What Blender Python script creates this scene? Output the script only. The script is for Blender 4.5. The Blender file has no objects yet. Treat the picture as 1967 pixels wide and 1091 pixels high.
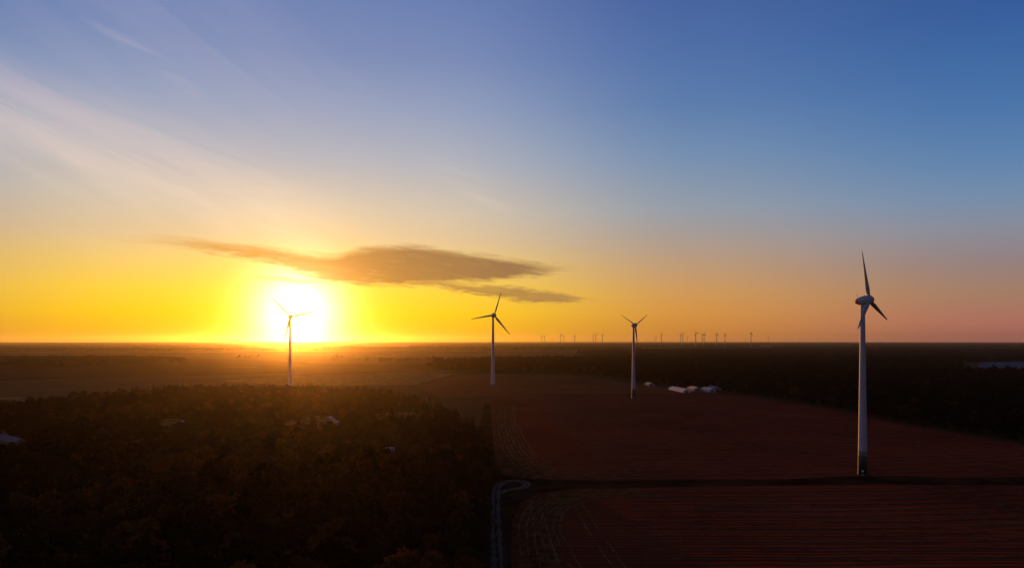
import bpy, bmesh, math, random
from mathutils import Vector, Matrix, noise
R = math.radians
scene = bpy.context.scene
C = bpy.context.collection

# ------------------------------------------------------------------ camera, sky, sun, exposure
CAM_H, F, CX, HY = 61.0, 1400.0, 983.5, 653.0        # photo pixels: focal length, centre column, eye-level row
SUN_AZ, SUN_EL = -16.4, 2.1                          # degrees clockwise from +Y / above the horizon
cam = bpy.data.cameras.new('camera'); cam_o = bpy.data.objects.new('camera', cam); C.objects.link(cam_o)
cam_o.location = (0, 0, CAM_H); cam_o.rotation_euler = (R(90), 0, 0)
cam.sensor_width = 36; cam.sensor_fit = 'HORIZONTAL'; cam.lens = 36 * F / 1967.0
cam.shift_y = (HY - 545.5) / 1967.0
cam.clip_start = 0.5; cam.clip_end = 120000
scene.camera = cam_o
vs = scene.view_settings
vs.view_transform = 'Standard'; vs.look = 'None'; vs.gamma = 1.0; vs.exposure = 0.0; vs.use_curve_mapping = False
scene.render.engine = 'CYCLES'
scene.cycles.volume_bounces = 1
scene.cycles.max_bounces = 5
scene.cycles.diffuse_bounces = 2

def lin(c):
    return tuple((v / 255 / 12.92 if v / 255 <= .04045 else ((v / 255 + .055) / 1.055) ** 2.4) for v in c)

class S:
    """a socket with arithmetic"""
    nt = None
    def __init__(s, k): s.k = k
    @staticmethod
    def m(op, *a, clamp=False):
        n = S.nt.nodes.new('ShaderNodeMath'); n.operation = op; n.use_clamp = clamp
        for i, v in enumerate(a):
            if isinstance(v, S): S.nt.links.new(v.k, n.inputs[i])
            else: n.inputs[i].default_value = v
        return S(n.outputs[0])
    def __add__(s, o): return S.m('ADD', s, o)
    def __radd__(s, o): return S.m('ADD', o, s)
    def __sub__(s, o): return S.m('SUBTRACT', s, o)
    def __rsub__(s, o): return S.m('SUBTRACT', o, s)
    def __mul__(s, o): return S.m('MULTIPLY', s, o)
    def __rmul__(s, o): return S.m('MULTIPLY', o, s)
    def __truediv__(s, o): return S.m('DIVIDE', s, o)
def smooth(x, a, b):
    n = S.nt.nodes.new('ShaderNodeMapRange'); n.interpolation_type = 'SMOOTHSTEP'
    S.nt.links.new(x.k, n.inputs[0]); n.inputs[1].default_value = a; n.inputs[2].default_value = b
    return S(n.outputs[0])
def xyz(x, y, z=0.0):
    n = S.nt.nodes.new('ShaderNodeCombineXYZ')
    for i, v in enumerate((x, y, z)):
        if isinstance(v, S): S.nt.links.new(v.k, n.inputs[i])
        else: n.inputs[i].default_value = v
    return S(n.outputs[0])
def noi(vec, scale, detail=4, rough=.55, dist=0.0):
    n = S.nt.nodes.new('ShaderNodeTexNoise'); S.nt.links.new(vec.k, n.inputs['Vector'])
    n.inputs['Scale'].default_value = scale; n.inputs['Detail'].default_value = detail
    n.inputs['Roughness'].default_value = rough; n.inputs['Distortion'].default_value = dist
    return S(n.outputs['Fac'])
def ramp(fac, stops, interp='LINEAR'):
    n = S.nt.nodes.new('ShaderNodeValToRGB'); S.nt.links.new(fac.k, n.inputs[0])
    cr = n.color_ramp; cr.interpolation = interp
    while len(cr.elements) < len(stops): cr.elements.new(.5)
    for e, (p, c) in zip(cr.elements, stops):
        e.position = p; e.color = (*c, 1)
    return S(n.outputs[0])
def mix(f, a, b, mode='MIX'):
    n = S.nt.nodes.new('ShaderNodeMix'); n.data_type = 'RGBA'; n.blend_type = mode; n.clamp_factor = True
    for i, v in ((0, f), (6, a), (7, b)):
        if isinstance(v, S): S.nt.links.new(v.k, n.inputs[i])
        elif i == 0: n.inputs[i].default_value = v
        else: n.inputs[i].default_value = (*v, 1)
    return S(n.outputs[2])
def fcurve(x, pts):
    """float curve through pts [(x, y)] with x, y already in 0..1"""
    n = S.nt.nodes.new('ShaderNodeFloatCurve'); S.nt.links.new(x.k, n.inputs['Value'])
    c = n.mapping.curves[0]
    while len(c.points) < len(pts): c.points.new(.5, .5)
    for p, (a, b) in zip(c.points, pts): p.location = (a, b); p.handle_type = 'AUTO'
    n.mapping.update()
    return S(n.outputs[0])
def p_az(px): return math.degrees(math.atan((px - CX) / F))
def p_el(px, py): return math.degrees(math.atan((HY - py) / F * math.cos(R(p_az(px)))))

world = bpy.data.worlds.new('World'); scene.world = world; world.use_nodes = True
nt = world.node_tree; nt.nodes.clear(); S.nt = nt
tc = nt.nodes.new('ShaderNodeTexCoord')
sep = nt.nodes.new('ShaderNodeSeparateXYZ'); nt.links.new(tc.outputs['Generated'], sep.inputs[0])
dx, dy, dz = (S(sep.outputs[i]) for i in range(3))
el = S.m('MAXIMUM', S.m('ARCSINE', dz) * 57.2958, 0.0)
az = S.m('ARCTAN2', dx, dy) * 57.2958
rel = az - SUN_AZ
rel = S.m('SUBTRACT', rel, S.m('MULTIPLY', S.m('GREATER_THAN', rel, 180.0), 360.0))
dazi = S.m('ABSOLUTE', rel)
def bands(px, rows):
    st = [(max(0.0, p_el(px, y)) / 60.0, lin(c)) for y, c in rows]
    return sorted(st)
B_NEAR = bands(620, [(650, (232, 168, 2)), (600, (244, 200, 12)), (560, (246, 205, 56)), (510, (238, 200, 105)), (460, (220, 193, 148)), (400, (205, 192, 172)),
                     (310, (174, 178, 188)), (200, (143, 158, 190)), (100, (118, 138, 183)), (0, (104, 127, 179))]) + [(.6, lin((50, 74, 130))), (1.0, lin((22, 38, 84)))]
B_MID = bands(1330, [(650, (200, 128, 48)), (600, (212, 146, 66)), (560, (206, 151, 88)), (510, (188, 152, 118)), (450, (164, 153, 148)), (400, (146, 155, 168)),
                     (300, (114, 142, 177)), (200, (88, 123, 173)), (100, (76, 110, 168)), (0, (67, 98, 160))]) + [(.6, lin((36, 60, 116))), (1.0, lin((20, 36, 82)))]
B_FAR = bands(1910, [(650, (160, 96, 84)), (615, (174, 112, 96)), (560, (163, 124, 103)), (500, (146, 127, 128)), (430, (132, 139, 157)), (375, (113, 139, 172)),
                     (300, (90, 129, 174)), (200, (70, 114, 170)), (100, (58, 102, 163)), (0, (49, 90, 154))]) + [(.6, lin((30, 54, 108))), (1.0, lin((19, 35, 80)))]
B_BACK = [(0, lin((84, 70, 86))), (.06, lin((108, 82, 90))), (.14, lin((92, 82, 106))), (.3, lin((42, 60, 104))), (.6, lin((24, 44, 92))), (1.0, lin((18, 34, 78)))]
ef = el / 60.0
sky = mix(smooth(dazi, 9, 31), ramp(ef, B_NEAR), ramp(ef, B_MID))
sky = mix(smooth(dazi, 27, 52), sky, ramp(ef, B_FAR))
sky = mix(smooth(dazi, 50, 140), sky, ramp(ef, B_BACK))
# thin high cirrus: long streaks that fan out from low on the sun's side
nz1 = noi(xyz(az * .07 - el * .05, el * .62 + az * .19, 3.1), 1.0, 6, .58, .7)
nz2 = noi(xyz(az * .05, el * .33 + az * .20, 8.4), 1.0, 4, .55, .5)
line = el - (9.1 - (az + 15.3) * .28)                     # main streak, falling towards the sun
cir = smooth(S.m('ABSOLUTE', line + (nz2 - .5) * 5.0), 4.4, .2) * smooth(az, -11.0, -18.0) * smooth(nz1, .05, .75)
line2 = el - (20.0 - (az + 28.0) * .55)
cir2 = smooth(S.m('ABSOLUTE', line2 + (nz2 - .5) * 2.2), 1.1, .0) * smooth(az, -22.0, -25.0) * smooth(az, -36.0, -30.0) * smooth(nz1, .42, .66)
line3 = el - (12.5 - (az + 4.0) * .5)
cir3 = smooth(S.m('ABSOLUTE', line3 + (nz2 - .5) * 4.0), 2.2, .0) * smooth(az, 1.0, -3.0) * smooth(az, -9.0, -4.0) * smooth(nz1, .46, .72)
veil = smooth(nz2, .30, .80) * smooth(az, -4.0, -24.0) * smooth(el, 2.5, 8.0)
cirrus = S.m('MINIMUM', cir * .55 + cir2 * .25 + cir3 * .28 + veil * .13, 1.0)
cir_col = ramp(el / 30.0, [(.12, lin((250, 216, 158))), (.3, lin((238, 215, 190))), (.55, lin((214, 196, 200))), (.8, lin((190, 184, 208)))])
sky = mix(cirrus, sky, cir_col)
# aureole round the sun
sd = (math.sin(R(SUN_AZ)) * math.cos(R(SUN_EL)), math.cos(R(SUN_AZ)) * math.cos(R(SUN_EL)), math.sin(R(SUN_EL)))
cosg = dx * sd[0] + dy * sd[1] + dz * sd[2]
ang = S.m('ARCCOSINE', S.m('MINIMUM', cosg, .9999999)) * 57.2958
glow_w = S.m('EXPONENT', ang * ang * (-1 / (2 * 4.3 ** 2)))
glow_c = S.m('EXPONENT', ang * ang * (-1 / (2 * 1.95 ** 2)))
def cmul(c, f):
    return mix(1.0, (c), xyz(f, f, f), 'MULTIPLY')
def cadd(a, b): return mix(1.0, a, b, 'ADD')
# low dark bank of stratus in front of the aureole
A0, A1, E1 = p_az(150), p_az(1250), 9.0
u = (az - A0) / (A1 - A0)
def edge(pts): return fcurve(u, [(0.0, max(0, p_el(150, pts[0][1])) / E1)] + [((p_az(x) - A0) / (A1 - A0), p_el(x, y) / E1) for x, y in pts] + [(1.0, p_el(1250, pts[-1][1]) / E1)]) * E1
wav = (noi(xyz(az * .42, el * 3.2 + az * .25, 1.7), 1.0, 8, .68, .5) - .5)
wv2 = (noi(xyz(az * .18, el * .9, 5.2), 1.0, 3, .5) - .5)
elw = el + wav * 1.35 + wv2 * .5
top1 = edge([(190, 455), (300, 458), (420, 466), (520, 478), (620, 490), (700, 478), (780, 472), (880, 482), (960, 494), (1060, 510), (1120, 513)])
bot1 = edge([(190, 459), (300, 466), (420, 486), (520, 503), (600, 530), (680, 546), (760, 548), (850, 543), (960, 538), (1060, 524), (1120, 517)])
top2 = edge([(720, 558), (800, 543), (900, 546), (1000, 552), (1080, 562), (1150, 573)])
bot2 = edge([(720, 556), (800, 549), (900, 563), (1000, 577), (1080, 584), (1150, 577)])
cl1 = smooth(top1 - elw, -.30, .55) * smooth(elw - bot1, -.30, .42)
cl2 = smooth(top2 - elw, -.15, .25) * smooth(elw - bot2, -.15, .25)
top3 = edge([(455, 528), (500, 530), (560, 535), (640, 538)]); bot3 = edge([(455, 529), (500, 538), (560, 545), (640, 546)])
cl3 = smooth(top3 - elw, -.15, .2) * smooth(elw - bot3, -.12, .2) * smooth(az, p_az(440), p_az(500)) * smooth(az, p_az(670), p_az(600))
ends1 = smooth(az, p_az(150), p_az(360)) * smooth(az, p_az(1150), p_az(1000))
ends2 = smooth(az, p_az(740), p_az(850)) * smooth(az, p_az(1170), p_az(1080))
tex = .88 + wav * .8
cloud = S.m('MINIMUM', (cl1 * ends1 * .95 + cl2 * ends2 * .72 + cl3 * .6) * tex * 1.15, .93)
cl_col = ramp((az - p_az(300)) / (p_az(1150) - p_az(300)), [(0, lin((208, 152, 78))), (.3, lin((182, 126, 54))), (.55, lin((138, 98, 58))), (.8, lin((128, 94, 66))), (1, lin((150, 114, 80)))])
sky = cadd(sky, cmul((.26, .22, .0), glow_w))
sky = mix(cloud, sky, cl_col)
sky = cadd(sky, cmul((2.2, 2.1, 1.5), glow_c * (1.0 - cloud * .8)))
# the physical sky underneath, sun disc off
ns = nt.nodes.new('ShaderNodeTexSky'); ns.sky_type = 'NISHITA'; ns.sun_disc = False
ns.sun_elevation = R(SUN_EL); ns.sun_rotation = R(SUN_AZ); ns.altitude = 60; ns.dust_density = 2.0
bg1 = nt.nodes.new('ShaderNodeBackground'); nt.links.new(ns.outputs[0], bg1.inputs[0]); bg1.inputs[1].default_value = 0.008
bg2 = nt.nodes.new('ShaderNodeBackground'); nt.links.new(sky.k, bg2.inputs[0]); bg2.inputs[1].default_value = 0.97
ad = nt.nodes.new('ShaderNodeAddShader'); nt.links.new(bg1.outputs[0], ad.inputs[0]); nt.links.new(bg2.outputs[0], ad.inputs[1])
wo = nt.nodes.new('ShaderNodeOutputWorld'); nt.links.new(ad.outputs[0], wo.inputs['Surface'])

sun = bpy.data.lights.new('sun', 'SUN'); sun.energy = 2.4; sun.angle = R(.5); sun.color = (1.0, .33, .04)
sun_o = bpy.data.objects.new('sun', sun); C.objects.link(sun_o)
sun_o.rotation_euler = Vector(sd).to_track_quat('Z', 'Y').to_euler(); sun_o.location = (0, 0, 300)

# ------------------------------------------------------------------ helpers
def gp(px, py):
    """a photo pixel that shows the ground -> (X, Y) on the ground"""
    D = CAM_H * F / (py - HY)
    return ((px - CX) / F * D, D)
def tag(o, label=None, cat=None, group=None, kind=None):
    if label: o['label'] = label
    if cat: o['category'] = cat
    if group: o['group'] = group
    if kind: o['kind'] = kind
    return o
def link(name, me, mat=None, parent=None):
    o = bpy.data.objects.new(name, me); C.objects.link(o)
    if mat is not None and me is not None and not me.materials: me.materials.append(mat)
    if parent is not None: o.parent = parent
    return o
def empty(name, loc, rz=0.0):
    o = bpy.data.objects.new(name, None); C.objects.link(o); o.location = loc; o.rotation_euler = (0, 0, rz)
    o.empty_display_size = .5
    return o
def mesh(name, v, f, sm=False):
    me = bpy.data.meshes.new(name); me.from_pydata([tuple(p) for p in v], [], f); me.update()
    if sm:
        for p in me.polygons: p.use_smooth = True
    return me
def bm_mesh(name, bm, sm=False):
    bmesh.ops.recalc_face_normals(bm, faces=bm.faces)
    me = bpy.data.meshes.new(name); bm.to_mesh(me); bm.free()
    if sm:
        for p in me.polygons: p.use_smooth = True
    return me
def box(bm, x0, x1, y0, y1, z0, z1):
    vv = [bm.verts.new(p) for p in ((x0, y0, z0), (x1, y0, z0), (x1, y1, z0), (x0, y1, z0), (x0, y0, z1), (x1, y0, z1), (x1, y1, z1), (x0, y1, z1))]
    for f in ((3, 2, 1, 0), (4, 5, 6, 7), (0, 1, 5, 4), (1, 2, 6, 5), (2, 3, 7, 6), (3, 0, 4, 7)): bm.faces.new([vv[i] for i in f])
def box_mesh(name, *a):
    bm = bmesh.new(); box(bm, *a); return bm_mesh(name, bm)
def lathe(name, prof, n=32, axis='Z', cap=True):
    """prof: [(t, r)] along the axis"""
    v, f = [], []
    for t, r in prof:
        for k in range(n):
            a = 2 * math.pi * k / n; p = (r * math.cos(a), r * math.sin(a), t)
            v.append(p if axis == 'Z' else (p[2], p[0], p[1]))
    for i in range(len(prof) - 1):
        for k in range(n):
            f.append((i * n + k, i * n + (k + 1) % n, (i + 1) * n + (k + 1) % n, (i + 1) * n + k))
    if cap:
        e = len(prof) * n; v += v[:n] + v[(len(prof) - 1) * n:e]
        f.append(tuple(range(e + n - 1, e - 1, -1))); f.append(tuple(range(e + n, e + 2 * n)))
    return mesh(name, v, f, True)
def sheet(name, pts, z, mat, **k):
    bm = bmesh.new(); bm.faces.new([bm.verts.new((x, y, z)) for x, y in pts])
    bmesh.ops.triangulate(bm, faces=bm.faces)
    me = bm_mesh(name, bm)
    for p in me.polygons:
        if p.normal.z < 0: p.flip()
    return link(name, me, mat)
def inside(x, y, poly):
    r = False; j = len(poly) - 1
    for i in range(len(poly)):
        xi, yi = poly[i]; xj, yj = poly[j]
        if (yi > y) != (yj > y) and x < (xj - xi) * (y - yi) / (yj - yi) + xi: r = not r
        j = i
    return r
def spline(pts, n=10):
    """Catmull-Rom through 2-D points"""
    out = []
    P = [pts[0]] + list(pts) + [pts[-1]]
    for i in range(1, len(P) - 2):
        for k in range(n):
            t = k / n; a, b, c, d = (Vector(P[i + j]) for j in (-1, 0, 1, 2))
            out.append(.5 * ((2 * b) + (c - a) * t + (2 * a - 5 * b + 4 * c - d) * t * t + (3 * b - a - 3 * c + d) * t ** 3))
    out.append(Vector(P[-2])); return out

# ------------------------------------------------------------------ materials
def mat(name, rough=.8, spec=.2):
    m = bpy.data.materials.new(name); m.use_nodes = True
    b = m.node_tree.nodes['Principled BSDF']; b.inputs['Roughness'].default_value = rough
    b.inputs['Specular IOR Level'].default_value = spec
    S.nt = m.node_tree
    return m, b
def pos():
    g = S.nt.nodes.new('ShaderNodeNewGeometry'); return S(g.outputs['Position'])
def split(v):
    n = S.nt.nodes.new('ShaderNodeSeparateXYZ'); S.nt.links.new(v.k, n.inputs[0]); return [S(n.outputs[i]) for i in range(3)]
def out_col(b, c): S.nt.links.new(c.k, b.inputs['Base Color'])
def bump(b, h, dist=.1, strength=.6):
    n = S.nt.nodes.new('ShaderNodeBump'); n.inputs['Distance'].default_value = dist; n.inputs['Strength'].default_value = strength
    S.nt.links.new(h.k, n.inputs['Height']); S.nt.links.new(n.outputs[0], b.inputs['Normal'])
def var_mat(name, c1, c2, scale=.3, rough=1.0, spec=.0, bd=0.0, detail=5):
    m, b = mat(name, rough, spec); p = pos(); n = noi(p, scale, detail, .6)
    out_col(b, mix(smooth(n, .32, .68), c1, c2))
    if bd: bump(b, noi(p, scale * 6, 4), bd)
    return m
def field_mat(name, c1, c2, period, bend=0.0):
    m, b = mat(name, 1.0, .0); p = pos(); x, y, z = split(p)
    big = noi(xyz(x * .012, y * .012), 1.0, 4, .6); fine = noi(p, .55, 5, .65)
    streak = noi(xyz(x * .02, y * .55), 1.0, 4, .6)
    yy = y + (noi(xyz(x * .02, y * .02), 1.0, 2) - .5) * 7.0 + (noi(xyz(x * .006, y * .25), 1.0, 3) - .5) * 5.0
    row = S.m('SINE', yy * (6.28318 / period)) * .5 + .5
    f = row * .26 + streak * .62 + fine * .5 + big * .85 - .62
    out_col(b, mix(S.m('MULTIPLY', f, 1.0, clamp=True), c1, c2))
    bump(b, row * .7 + fine * .5, .22, .8)
    return m
M = {}
# far plain: a patchwork too far off to tell apart
m, b = mat('plain', 1.0, .0); p = pos(); x, y, z = split(p)
vn = S.nt.nodes.new('ShaderNodeTexVoronoi'); vn.inputs['Scale'].default_value = 1.0; vn.inputs['Randomness'].default_value = .8
S.nt.links.new(xyz(x * .0016 + y * .0003, y * .0021 - x * .0002).k, vn.inputs['Vector'])
vc = S.nt.nodes.new('ShaderNodeSeparateColor'); S.nt.links.new(vn.outputs['Color'], vc.inputs[0])
fld = ramp(S(vc.outputs[0]), [(0, (.060, .026, .012)), (.3, (.11, .052, .021)), (.5, (.06, .044, .016)), (.75, (.16, .085, .033)), (1, (.08, .058, .02))], 'CONSTANT')
big = noi(xyz(x * .004, y * .006), 1.0, 5, .6)
out_col(b, mix(smooth(big, .35, .7), fld, mix(.5, fld, (.05, .04, .02)))); M['plain'] = m
M['field'] = field_mat('ploughed_field', (.055, .012, .005), (.30, .068, .025), 3.2)
M['field2'] = field_mat('stubble_field', (.10, .030, .010), (.29, .095, .032), 4.5)
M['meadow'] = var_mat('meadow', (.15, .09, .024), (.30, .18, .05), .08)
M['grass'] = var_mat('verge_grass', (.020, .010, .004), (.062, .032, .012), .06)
M['pale_meadow'] = var_mat('pale_meadow', (.12, .115, .11), (.17, .165, .155), .01)
M['dirt'] = var_mat('dirt_track', (.11, .078, .05), (.21, .15, .10), .9, bd=.04)
M['straw'] = var_mat('straw', (.10, .04, .024), (.27, .15, .095), .25)
M['trackmark'] = var_mat('wheel_track', (.12, .05, .016), (.26, .135, .045), .18)
M['bark'] = var_mat('bark', (.03, .022, .016), (.07, .05, .036), 2.0)
def leaf_mat(name, c1, c2, tr=.10):
    m = bpy.data.materials.new(name); m.use_nodes = True; S.nt = m.node_tree; n_ = m.node_tree.nodes; n_.clear()
    oi = n_.new('ShaderNodeObjectInfo'); p = pos()
    n = noi(p, .9, 3, .6)
    c = mix(S.m('MULTIPLY', n * .7 + S(oi.outputs['Random']) * .5 - .1, 1.0, clamp=True), c1, c2)
    d = n_.new('ShaderNodeBsdfDiffuse'); t = n_.new('ShaderNodeBsdfTranslucent'); x_ = n_.new('ShaderNodeMixShader'); o = n_.new('ShaderNodeOutputMaterial')
    x_.inputs[0].default_value = tr
    for q in (d, t): m.node_tree.links.new(c.k, q.inputs[0])
    m.node_tree.links.new(d.outputs[0], x_.inputs[1]); m.node_tree.links.new(t.outputs[0], x_.inputs[2]); m.node_tree.links.new(x_.outputs[0], o.inputs[0])
    return m
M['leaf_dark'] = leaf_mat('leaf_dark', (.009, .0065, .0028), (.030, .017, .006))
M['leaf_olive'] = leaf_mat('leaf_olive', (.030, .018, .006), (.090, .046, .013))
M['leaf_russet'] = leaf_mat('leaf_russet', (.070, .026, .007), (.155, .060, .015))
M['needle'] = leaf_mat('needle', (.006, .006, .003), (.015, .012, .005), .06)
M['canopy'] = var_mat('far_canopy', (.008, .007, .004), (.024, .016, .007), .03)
def paint(name, c, rough=.5, spec=.3, dirt=.22, sc=.25):
    m, b = mat(name, rough, spec); p = pos(); x, y, z = split(p)
    n = noi(xyz(x * 1.2, y * 1.2, z * .12), 1.0, 5, .6)
    out_col(b, mix(smooth(n, .45, .8) * dirt * 3, c, tuple(v * .55 for v in c))); return m
M['turbine'] = paint('turbine_paint', (.48, .47, .46))
M['blade'] = paint('blade_paint', (.34, .34, .35))
M['far_turbine'] = paint('far_turbine_paint', (.20, .20, .20))
for i, c in enumerate(((.006, .010, .006), (.010, .018, .009), (.025, .04, .018), (.07, .085, .045), (.20, .21, .14))): M['green%d' % i] = paint('green_band_%d' % i, c)
M['red'] = paint('nacelle_sunset_tint', (.42, .06, .04))  # low sun's red light on the nacelle tail, put into the colour
M['dark_metal'] = paint('dark_metal', (.05, .05, .055))
M['concrete'] = var_mat('concrete', (.22, .21, .2), (.34, .33, .31), 1.0)
M['dark_concrete'] = var_mat('dark_concrete', (.05, .045, .04), (.09, .08, .07), 1.0)
M['white_roof'] = paint('white_roof', (.72, .64, .58), .6, .2)
M['house_roof'] = paint('house_roof', (.34, .26, .22), .9, .05)
M['tan_roof'] = paint('tan_roof', (.66, .46, .29), .7, .2, .3)
M['grey_roof'] = paint('grey_roof', (.20, .21, .20), .7, .2, .3)
M['red_roof'] = paint('red_roof', (.30, .10, .07), .8, .1, .3)
M['wall_white'] = paint('wall_white', (.70, .69, .66), .8, .1, .2)
M['wall_tan'] = paint('wall_tan', (.36, .29, .22), .8, .1, .3)
M['door'] = paint('door', (.10, .09, .085), .6, .2)
M['white'] = paint('white_paint', (.82, .82, .82), .3, .5, .05)
M['glass'], b = mat('dark_glass', .08, .5); b.inputs['Base Color'].default_value = (.015, .017, .02, 1)
M['tyre'], b = mat('tyre', .9, .1); b.inputs['Base Color'].default_value = (.015, .015, .015, 1)
M['silver'] = paint('silver_paint', (.55, .56, .57), .35, .5, .05)

# ------------------------------------------------------------------ ground
EDGE = 24000.0
v, f = [(0, 0, 0)], []
rings = [60, 150, 300, 600, 1200, 2400, 4800, 9600, 16000, EDGE]; N = 96
for r in rings:
    for k in range(N): v.append((r * math.cos(2 * math.pi * k / N), r * math.sin(2 * math.pi * k / N), 0))
for k in range(N): f.append((0, 1 + k, 1 + (k + 1) % N))
for i in range(len(rings) - 1):
    for k in range(N):
        a = 1 + i * N; f.append((a + k, a + N + k, a + N + (k + 1) % N, a + (k + 1) % N))
tag(link('ground', mesh('ground', v, f), M['plain']), kind='structure')

# forest behind the field: front edge from the photograph
B_FRONT = [gp(*q) for q in ((836, 710), (900, 714), (1000, 716), (1100, 717), (1160, 722), (1240, 737), (1300, 744), (1380, 751), (1500, 768), (1600, 787), (1660, 800), (1800, 826), (1967, 853), (2120, 880))]
WOOD_A = [(-8, 110), (-7, 195), (-12, 326), (-18, 440), (-54, 570), (-86, 654), (-126, 745), (-212, 808), (-366, 815), (-405, 715), (-420, 622), (-440, 560), (-440, 110)]
# sheets, each a little above the one below
F1_TOP = [gp(1395, 757.5), gp(1217, 757), gp(1080, 757.5), gp(940, 762)]
upper = [gp(943, 775), gp(944, 800), gp(947, 850), gp(952, 890), gp(968, 912), gp(1020, 919), gp(1150, 922), gp(1500, 921), gp(1600, 915), gp(1720, 914), gp(1850, 917), gp(2080, 914)] + \
        [(x - 6, y - 8) for x, y in reversed(B_FRONT[7:])] + F1_TOP
lower = [gp(1010, 1320), gp(988, 1140), gp(981, 1060), gp(984, 1000), gp(1000, 965), gp(1035, 947), gp(1100, 939), gp(1300, 935), gp(1600, 931), gp(1720, 930), gp(1850, 931), gp(2080, 931), gp(2300, 1320)]
tag(sheet('ploughed_field', upper, .03, M['field']), 'dark red ploughed field with fine furrows around the two slim green-footed turbines', 'field', kind='structure')
tag(sheet('ploughed_field', lower, .03, M['field']), 'dark ploughed field with curved headland beside the dirt track', 'field', kind='structure')
tag(sheet('stubble_field', [gp(940, 760.5), gp(1080, 756), gp(1217, 755.5), gp(1395, 756), gp(1300, 749), gp(1235, 741), gp(1150, 725), gp(1090, 720), gp(930, 719), gp(862, 724), gp(800, 741), gp(845, 764)], .03, M['field2']), kind='structure')
tag(sheet('stubble_field', [gp(560, 741), gp(800, 739), gp(858, 723), gp(870, 718), gp(760, 715), gp(600, 720), gp(420, 731)], .03, M['meadow']), kind='structure')
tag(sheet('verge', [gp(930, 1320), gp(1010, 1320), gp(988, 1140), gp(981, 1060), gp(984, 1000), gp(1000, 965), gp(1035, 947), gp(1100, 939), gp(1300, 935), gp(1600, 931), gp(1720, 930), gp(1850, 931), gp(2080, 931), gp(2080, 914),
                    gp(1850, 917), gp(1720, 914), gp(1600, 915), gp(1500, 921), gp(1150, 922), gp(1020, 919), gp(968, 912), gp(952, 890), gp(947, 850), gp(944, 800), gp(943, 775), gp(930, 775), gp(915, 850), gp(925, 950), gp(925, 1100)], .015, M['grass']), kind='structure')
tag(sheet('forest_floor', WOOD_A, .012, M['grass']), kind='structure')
tag(sheet('pale_meadow', [gp(1872, 706), gp(1940, 708), gp(2100, 712), gp(2100, 692), gp(1900, 690)], .06, M['pale_meadow']), kind='structure')
tag(sheet('meadow', [gp(-60, 790), gp(35, 782), gp(60, 768), gp(40, 762), gp(-60, 763)], .03, M['meadow']), kind='structure')

def ribbon(name, pts, w, z, material, parent=None, crown=0.0, wob=.0, seed=0, gaps=None):
    """a strip along pts; crown > 0 raises its middle; gaps drops pieces of it"""
    rnd = random.Random(seed); v, f = [], []
    n = len(pts)
    for i, p in enumerate(pts):
        d = (Vector(pts[min(i + 1, n - 1)]) - Vector(pts[max(i - 1, 0)])); d.normalize(); nn = Vector((-d.y, d.x))
        ww = w * (1 + wob * rnd.uniform(-1, 1)) / 2
        v += [(p[0] + nn.x * ww, p[1] + nn.y * ww, z), (p[0], p[1], z + crown * rnd.uniform(.6, 1.2)), (p[0] - nn.x * ww, p[1] - nn.y * ww, z)]
    for i in range(n - 1):
        if gaps and noise.noise(Vector((i * gaps[0], seed * 3.7, 0))) < gaps[1]: continue
        a = i * 3; f += [(a, a + 1, a + 4, a + 3), (a + 1, a + 2, a + 5, a + 4)]
    me = mesh(name, v, f)
    for p in me.polygons:
        if p.normal.z < 0: p.flip()
    return link(name, me, material, parent)
# dirt track with its turning loop
tr = spline([gp(958, 1330), gp(962, 1180), gp(957, 1091), gp(953, 1020), gp(952, 965), gp(954, 940), gp(960, 930), gp(975, 924), gp(995, 923), gp(1011, 928), gp(1008, 935), gp(988, 939), gp(970, 942), gp(957, 949)], 12)
track = empty('dirt_track', (0, 0, 0)); tag(track, 'pale dirt track ending in a turning loop beside the wood', 'track', kind='structure')
M['track_bed'] = var_mat('track_bed', (.025, .021, .014), (.075, .06, .045), .5)
ribbon('track_bed', tr, 4.4, .045, M['track_bed'], track, 0, .25, 3)
for s in (-1, 1):
    off = []
    for i, p in enumerate(tr):
        d = Vector(tr[min(i + 1, len(tr) - 1)]) - Vector(tr[max(i - 1, 0)]); d.normalize(); off.append((p[0] - d.y * s * .95, p[1] + d.x * s * .95))
    ribbon('wheel_rut', off, 1.3, .06, M['dirt'], track, .0, .55, 10 + s)
tag(ribbon('farm_track', spline([gp(640, 739), gp(760, 726), gp(860, 712), gp(880, 709)], 8), 5, .08, M['dirt']), kind='structure')
tag(ribbon('farm_track', spline([gp(800, 739.5), gp(900, 738), gp(947, 739.6), gp(990, 740)], 8), 3.5, .08, M['dirt']), kind='structure')
tag(ribbon('farm_track', spline([gp(1220, 736.5), gp(1250, 742), gp(1290, 748), gp(1330, 753)], 8), 4.0, .08, M['dirt']), kind='structure')

M['headland'] = var_mat('headland_stubble', (.085, .024, .009), (.20, .068, .021), .22)
tag(sheet('headland', [gp(944, 776), gp(986, 776), gp(988, 815), gp(1000, 850), (gp(1022, 880)), gp(1070, 905), gp(1160, 919), gp(1150, 921.5), gp(1020, 918.5), gp(969, 911), gp(953, 889), gp(948, 850), gp(945, 800)], .034, M['headland']), kind='structure')
tag(sheet('headland', [gp(1012, 1300), gp(990, 1140), gp(983, 1060), gp(986, 1000), gp(1002, 967), gp(1036, 949), gp(1100, 941), gp(1240, 937), gp(1230, 943), gp(1120, 956), gp(1080, 985), gp(1072, 1040), gp(1090, 1100), gp(1130, 1300)], .034, M['headland']), kind='structure')
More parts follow.
